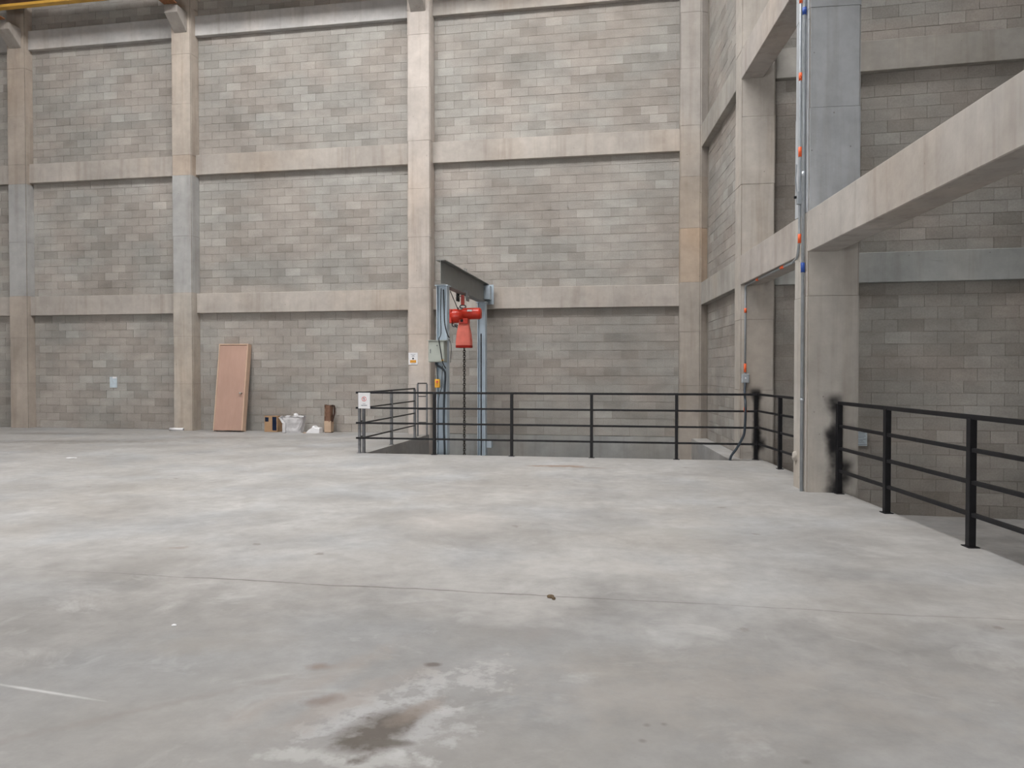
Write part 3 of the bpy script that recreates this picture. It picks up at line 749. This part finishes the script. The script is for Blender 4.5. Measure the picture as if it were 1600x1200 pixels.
ca = conduit([(cx1, cy1, 12.5), (cx1, cy1, 3.75), (cx1, cy1, 3.35), (cx1, cy1, 3.15), (cx1 - .002, cy1 + .05, 3.05), (cx1 + .01, cy1 + .18, 2.96), (W(10.45) + .04, 10.45, Z1 - .022)],
        .017, [V(cx1, cy1, lz(9), lz(-6)), V(cx1, cy1, lz(128), lz(116)), V(cx1, cy1, lz(246), lz(231)), V(cx1, cy1, lz(380), lz(366))], 'orange',
        'galvanised conduit with orange bands bending at the beam on the near pillar', [((W(10.35) + .03, 10.35, Z1 - .022), (W(10.45) + .04, 10.45, Z1 - .022))])
bo = Vector((cx1 - .01, cy1 - .03, 3.60)) - ca.location
cbd = bevel(box(B(), -.035, .03, -.03, .03, 0, .16), .012, 2); bmesh.ops.translate(cbd, verts=cbd.verts[:], vec=bo)
jb = mk('fitting', cbd, 'galv', ca)
mk('plug', tube(B(), [bo + Vector((-.035, 0, .09)), bo + Vector((-.065, 0, .09))], .017, 10), 'black', jb)
mk('lead', tube(B(), [bo + q for q in curve([(-.03, 0, .15), (-.045, 0, .3), (-.035, 0, .5)], 5)], .008, 6), 'galv', jb)
conduit([(W(10.47) + .042, 10.47, Z1 - .022), (W(11.6) + .05, 11.6, Z1 - .022), (W(13.1) + .06, 13.1, Z1 - .022)], .017,
        [((W(10.9)+.043, 10.9, Z1-.022), (W(11.05)+.044, 11.05, Z1-.022)), ((W(12.3)+.054, 12.3, Z1-.022), (W(12.42)+.055, 12.42, Z1-.022))], 'orange',
        'conduit strapped along the underside of the beam between the pillars')
bx_ = W(13.24) + .075
conduit([(W(13.12) + .062, 13.12, Z1 - .024), (bx_ - .005, 13.21, Z1 - .05), (bx_, 13.235, Z1 - .12), (bx_, 13.235, 2.7), (bx_, 13.235, 1.45)], .017,
        [V(bx_, 13.235, 2.49, 2.57), V(bx_, 13.235, 1.48, 1.63)], 'orange', 'short conduit with two orange bands dropping to the junction box')
jx, jy = W(13.24) + .075, 13.22
j = root('junction_box', (jx, jy, 1.30), 'small grey junction box on the far pillar above the railing', 'junction box')
mk('body', bevel(box(B(), -.062, .062, -.045, .05, 0, .155), .008, 2), 'galv', j)
mk('cover', bevel(box(B(), -.05, .05, -.052, -.045, .015, .14), .003), 'galv', j)
mk('screw', tube(B(), [(0, -.052, .085), (0, -.058, .085)], .014, 8), 'white', j)
rt = root('flexible_conduit', (1.42, 13.0, 0), 'dark flexible conduit snaking from the junction box to the slab edge', 'conduit')
o = Vector((1.42, 13.0, 0))
fp = [(jx, 13.2, 1.31), (jx - .02, 13.12, 1.15), (jx - .035, 12.9, .95), (jx - .035, 12.9, .75), (jx - .045, 12.92, .5), (jx - .08, 12.93, .38), (jx - .17, 12.96, .20), (jx - .25, 13.0, .07), (jx - .27, 13.03, -.08)]
mk('hose', tube(B(), [q - o for q in curve(fp, 6)], .021, 9), 'flex', rt, True)
mk('tape_band', tube(B(), [Vector((jx - .036, 12.9, .90)) - o, Vector((jx - .036, 12.9, .83)) - o], .026, 9), 'orange', rt, True)

# ------------------------------------------------------------------ leaning door in its frame
th = math.radians(8.5)
d = root('door', (-10.10, 16.965, 0.03), 'salmon flush door in its tan frame leaning on the block wall', 'door')
d.rotation_euler = (-th, 0, math.radians(1.5))
for x0, x1 in ((-.39, -.36), (.36, .39)):
    mk('jamb', bevel(box(B(), x0, x1, 0, .18, 0, 2.18), .003), 'doorframe', d)
mk('head', bevel(box(B(), -.36, .36, 0, .18, 2.15, 2.18), .003), 'doorframe', d)
lf = mk('leaf', bevel(box(B(), -.357, .357, .006, .05, .01, 2.138), .002), 'door', d)
kb = mk('knob', tube(B(), [(.29, .006, .93), (.29, -.02, .93), (.29, -.035, .93), (.29, -.06, .93), (.29, -.068, .93)], [.03, .012, .012, .028, .015], 12), 'chrome', lf, True)

# ------------------------------------------------------------------ rubbish along the wall
c = root('cardboard_box', (-9.03, 17.30, 0), 'brown cardboard box with dark blue prints right of the leaning door', 'box', math.radians(-4))
bd = mk('carton', bevel(box(B(), -.19, .17, -.14, .14, 0, .385), .004), 'card', c)
mk('blue_square', box(B(), -.17, -.075, -.1425, -.14, .255, .36), 'blueink', bd)
mk('blue_stripe', box(B(), .03, .145, -.1425, -.14, .04, .375), 'blueink', bd)
mk('flap', bar(B(), (-.19, .0, .385), (-.19, -.16, .41), .006, .006), 'card', bd)
mk('flap', box(B(), -.19, .17, -.14, -.02, .385, .392), 'card', bd)

def crumple(bm, amp, seed):
    r = random.Random(seed)
    for v in bm.verts:
        k = 1.0 if v.co.z > 0.02 else 0.3
        v.co += Vector((r.uniform(-amp, amp)*k, r.uniform(-amp, amp)*k, r.uniform(-amp, amp)*k if v.co.z > 0.02 else 0))
def sack():
    bm = B(); nx, nz = 9, 7; ring = []
    for iz in range(nz):
        z = .38 * iz / (nz - 1); f = iz / (nz - 1)
        hw = .205 + .075 * f**1.3; hd = .12 + .03*f
        pts = []
        for k in range(24):
            a = 2*math.pi*k/24; ca, sa = math.cos(a), math.sin(a)
            e = 0.42
            pts.append((math.copysign(abs(ca)**e, ca)*hw, math.copysign(abs(sa)**e, sa)*hd, z))
        ring.append([bm.verts.new(p) for p in pts])
    for a, b_ in zip(ring, ring[1:]):
        for k in range(24): bm.faces.new((a[k], a[(k+1)%24], b_[(k+1)%24], b_[k]))
    bm.faces.new(ring[0][::-1])
    cvt = bm.verts.new((0, 0, .33))
    for k in range(24): bm.faces.new((ring[-1][k], ring[-1][(k+1)%24], cvt))
    crumple(bm, .012, 4); return bm
w_ = root('white_sack', (-8.40, 17.08, 0), 'open crumpled white sack between the cardboard box and the white lump', 'sack')
mk('body', sack(), 'whitebag', w_)
bm = B(); r = random.Random(11)
gridv = [[bm.verts.new((-.33 + .6*i/7 + r.uniform(-.02, .02), -.15 + .28*jj/4 + r.uniform(-.02, .02), .385 + r.uniform(-.008, .035) - (.05 if i == 0 else 0))) for jj in range(5)] for i in range(8)]
for i in range(7):
    for jj in range(4): bm.faces.new((gridv[i][jj], gridv[i+1][jj], gridv[i+1][jj+1], gridv[i][jj+1]))
o = mk('folded_top', bm, 'whitebag', w_); md = o.modifiers.new('thickness', 'SOLIDIFY'); md.thickness = .006
bm = B(); bmesh.ops.create_icosphere(bm, subdivisions=2, radius=.05, matrix=Matrix.Translation((.05, 0, .43)) @ Matrix.Diagonal((1.0, .8, 1.0, 1))); crumple(bm, .01, 8)
mk('paper_wad', bm, 'paper', w_)
mk('front_fold', bevel(box(B(), -.235, -.15, -.155, -.13, 0.005, .25), .01), 'whitebag', w_)
mk('corner_flap', bar(B(), (-.30, -.10, .36), (-.20, -.15, .24), .07, .02), 'whitebag', w_)

bm = B()
prof = [(-.185, 0), (-.17, .03), (-.13, .075), (-.06, .12), (-.035, .135), (-.03, .165), (-.015, .18), (.015, .18), (.035, .16), (.05, .14), (.155, .135), (.165, .12), (.165, .0)]
secs = []
for yy, sc_ in ((-.11, .80), (-.085, .96), (0, 1.0), (.085, .96), (.11, .8)):
    secs.append([bm.verts.new((x * (0.9 + .1*sc_), yy, z * sc_)) for x, z in prof])
for a, b_ in zip(secs, secs[1:]):
    for k in range(len(prof)): bm.faces.new((a[k], a[(k+1) % len(prof)], b_[(k+1) % len(prof)], b_[k]))
bm.faces.new(secs[0]); bm.faces.new(secs[-1][::-1])
w_ = root('plastic_lump', (-7.86, 17.08, 0), 'low bright white plastic piece with a rounded hump on the floor', 'plastic')
mk('shell', bevel(bm, .006), 'white', w_)
mk('scrap', bevel(box(B(), -.26, -.17, -.12, -.02, 0, .012), .003), 'cardpale', w_)

c = root('wrapped_carton', (-7.565, 17.24, 0), 'tall narrow brown carton with torn wrapping beside the white plastic piece', 'box', math.radians(4))
cb = mk('carton', bevel(box(B(), -.085, .085, -.10, .10, .015, .29), .004), 'cardpale', c)
mk('base', box(B(), -.07, .08, -.085, .09, 0, .015), 'darkbrown', cb)  # dark slab painting in the shadow gap under the carton
bm = B(); r = random.Random(5); n = 16; rings = []
for zz in (.26, .38, .5, .6, .675):
    ring = []
    for k in range(n):
        a = 2*math.pi*k/n; ca, sa = math.cos(a), math.sin(a)
        z_ = zz + (r.uniform(-.03, .02) if zz in (.26, .675) else 0)
        ring.append(bm.verts.new((math.copysign(abs(ca)**.5, ca)*.088 + r.uniform(-.006, .006), math.copysign(abs(sa)**.5, sa)*.102 + r.uniform(-.006, .006), z_)))
    rings.append(ring)
for a, b_ in zip(rings, rings[1:]):
    for k in range(n): bm.faces.new((a[k], a[(k+1)%n], b_[(k+1)%n], b_[k]))
wr = mk('wrapping', bm, 'brown', c); md = wr.modifiers.new('thickness', 'SOLIDIFY'); md.thickness = .006
mk('tear', bar(B(), (-.055, -.112, .40), (-.045, -.112, .60), .03, .004), 'cardpale', wr)
bm = B(); tube(bm, curve([(.10, -.06, .665), (.155, -.06, .64), (.16, -.05, .5), (.135, -.06, .38), (.10, -.06, .28)], 5), .022, 6)
mk('torn_strip', bm, 'darkbrown', c)
mk('top_rim', box(B(), -.08, .08, -.095, .095, .64, .655), 'darkbrown', c)

t = root('white_tube', (-11.575, FY - .06, 0.038), 'short white tube lying at the foot of the column left of the door', 'tube')
mk('roll', tube(B(), [(-.18, 0, 0), (.18, .02, 0)], .036, 14), 'white', t, True)
mk('bore', tube(B(), [(.1795, .02, 0), (.1815, .02, 0)], .024, 14), 'ink', t)

# ------------------------------------------------------------------ debris on the slab
def chip(loc, s, mat, seed, label, name='debris'):
    bm = B(); bmesh.ops.create_icosphere(bm, subdivisions=2, radius=1)
    r = random.Random(seed)
    for v in bm.verts: v.co *= r.uniform(.8, 1.15)
    for v in bm.verts: v.co = Vector((v.co.x*s[0], v.co.y*s[1], max(v.co.z, -.5)*s[2] + s[2]*.5))
    o = mk(name, bm, mat); o.location = loc
    return tag(o, label, 'debris')
chip((-0.60, 4.905, 0), (.026, .016, .014), 'stone', 2, 'small brown crumb lying on the joint in the middle of the floor')
chip((-0.575, 4.87, 0), (.012, .012, .012), 'stone', 3, 'tiny brown pellet just in front of the crumb on the joint')
chip((-9.72, 11.4, 0), (.10, .05, .008), 'white', 4, 'flat white scrap on the floor at far left', 'paper_scrap')
chip((-2.72, 3.98, 0), (.016, .012, .006), 'white', 6, 'tiny white fleck on the floor at lower left', 'paper_scrap')
bm = B(); bmesh.ops.create_icosphere(bm, subdivisions=3, radius=1)
r = random.Random(9)
for v in bm.verts: v.co = Vector((v.co.x*.045, v.co.y*.06, v.co.z*.07)) * r.uniform(.9, 1.08)
o = mk('mortar_lump', bm, 'concrete', None, True); o.location = (W(10.2) - .0, 10.16, .40); o.color = (0.39, 0.375, 0.35, 1)
tag(o, 'lump of mortar stuck to the left face of the near pillar', 'mortar')
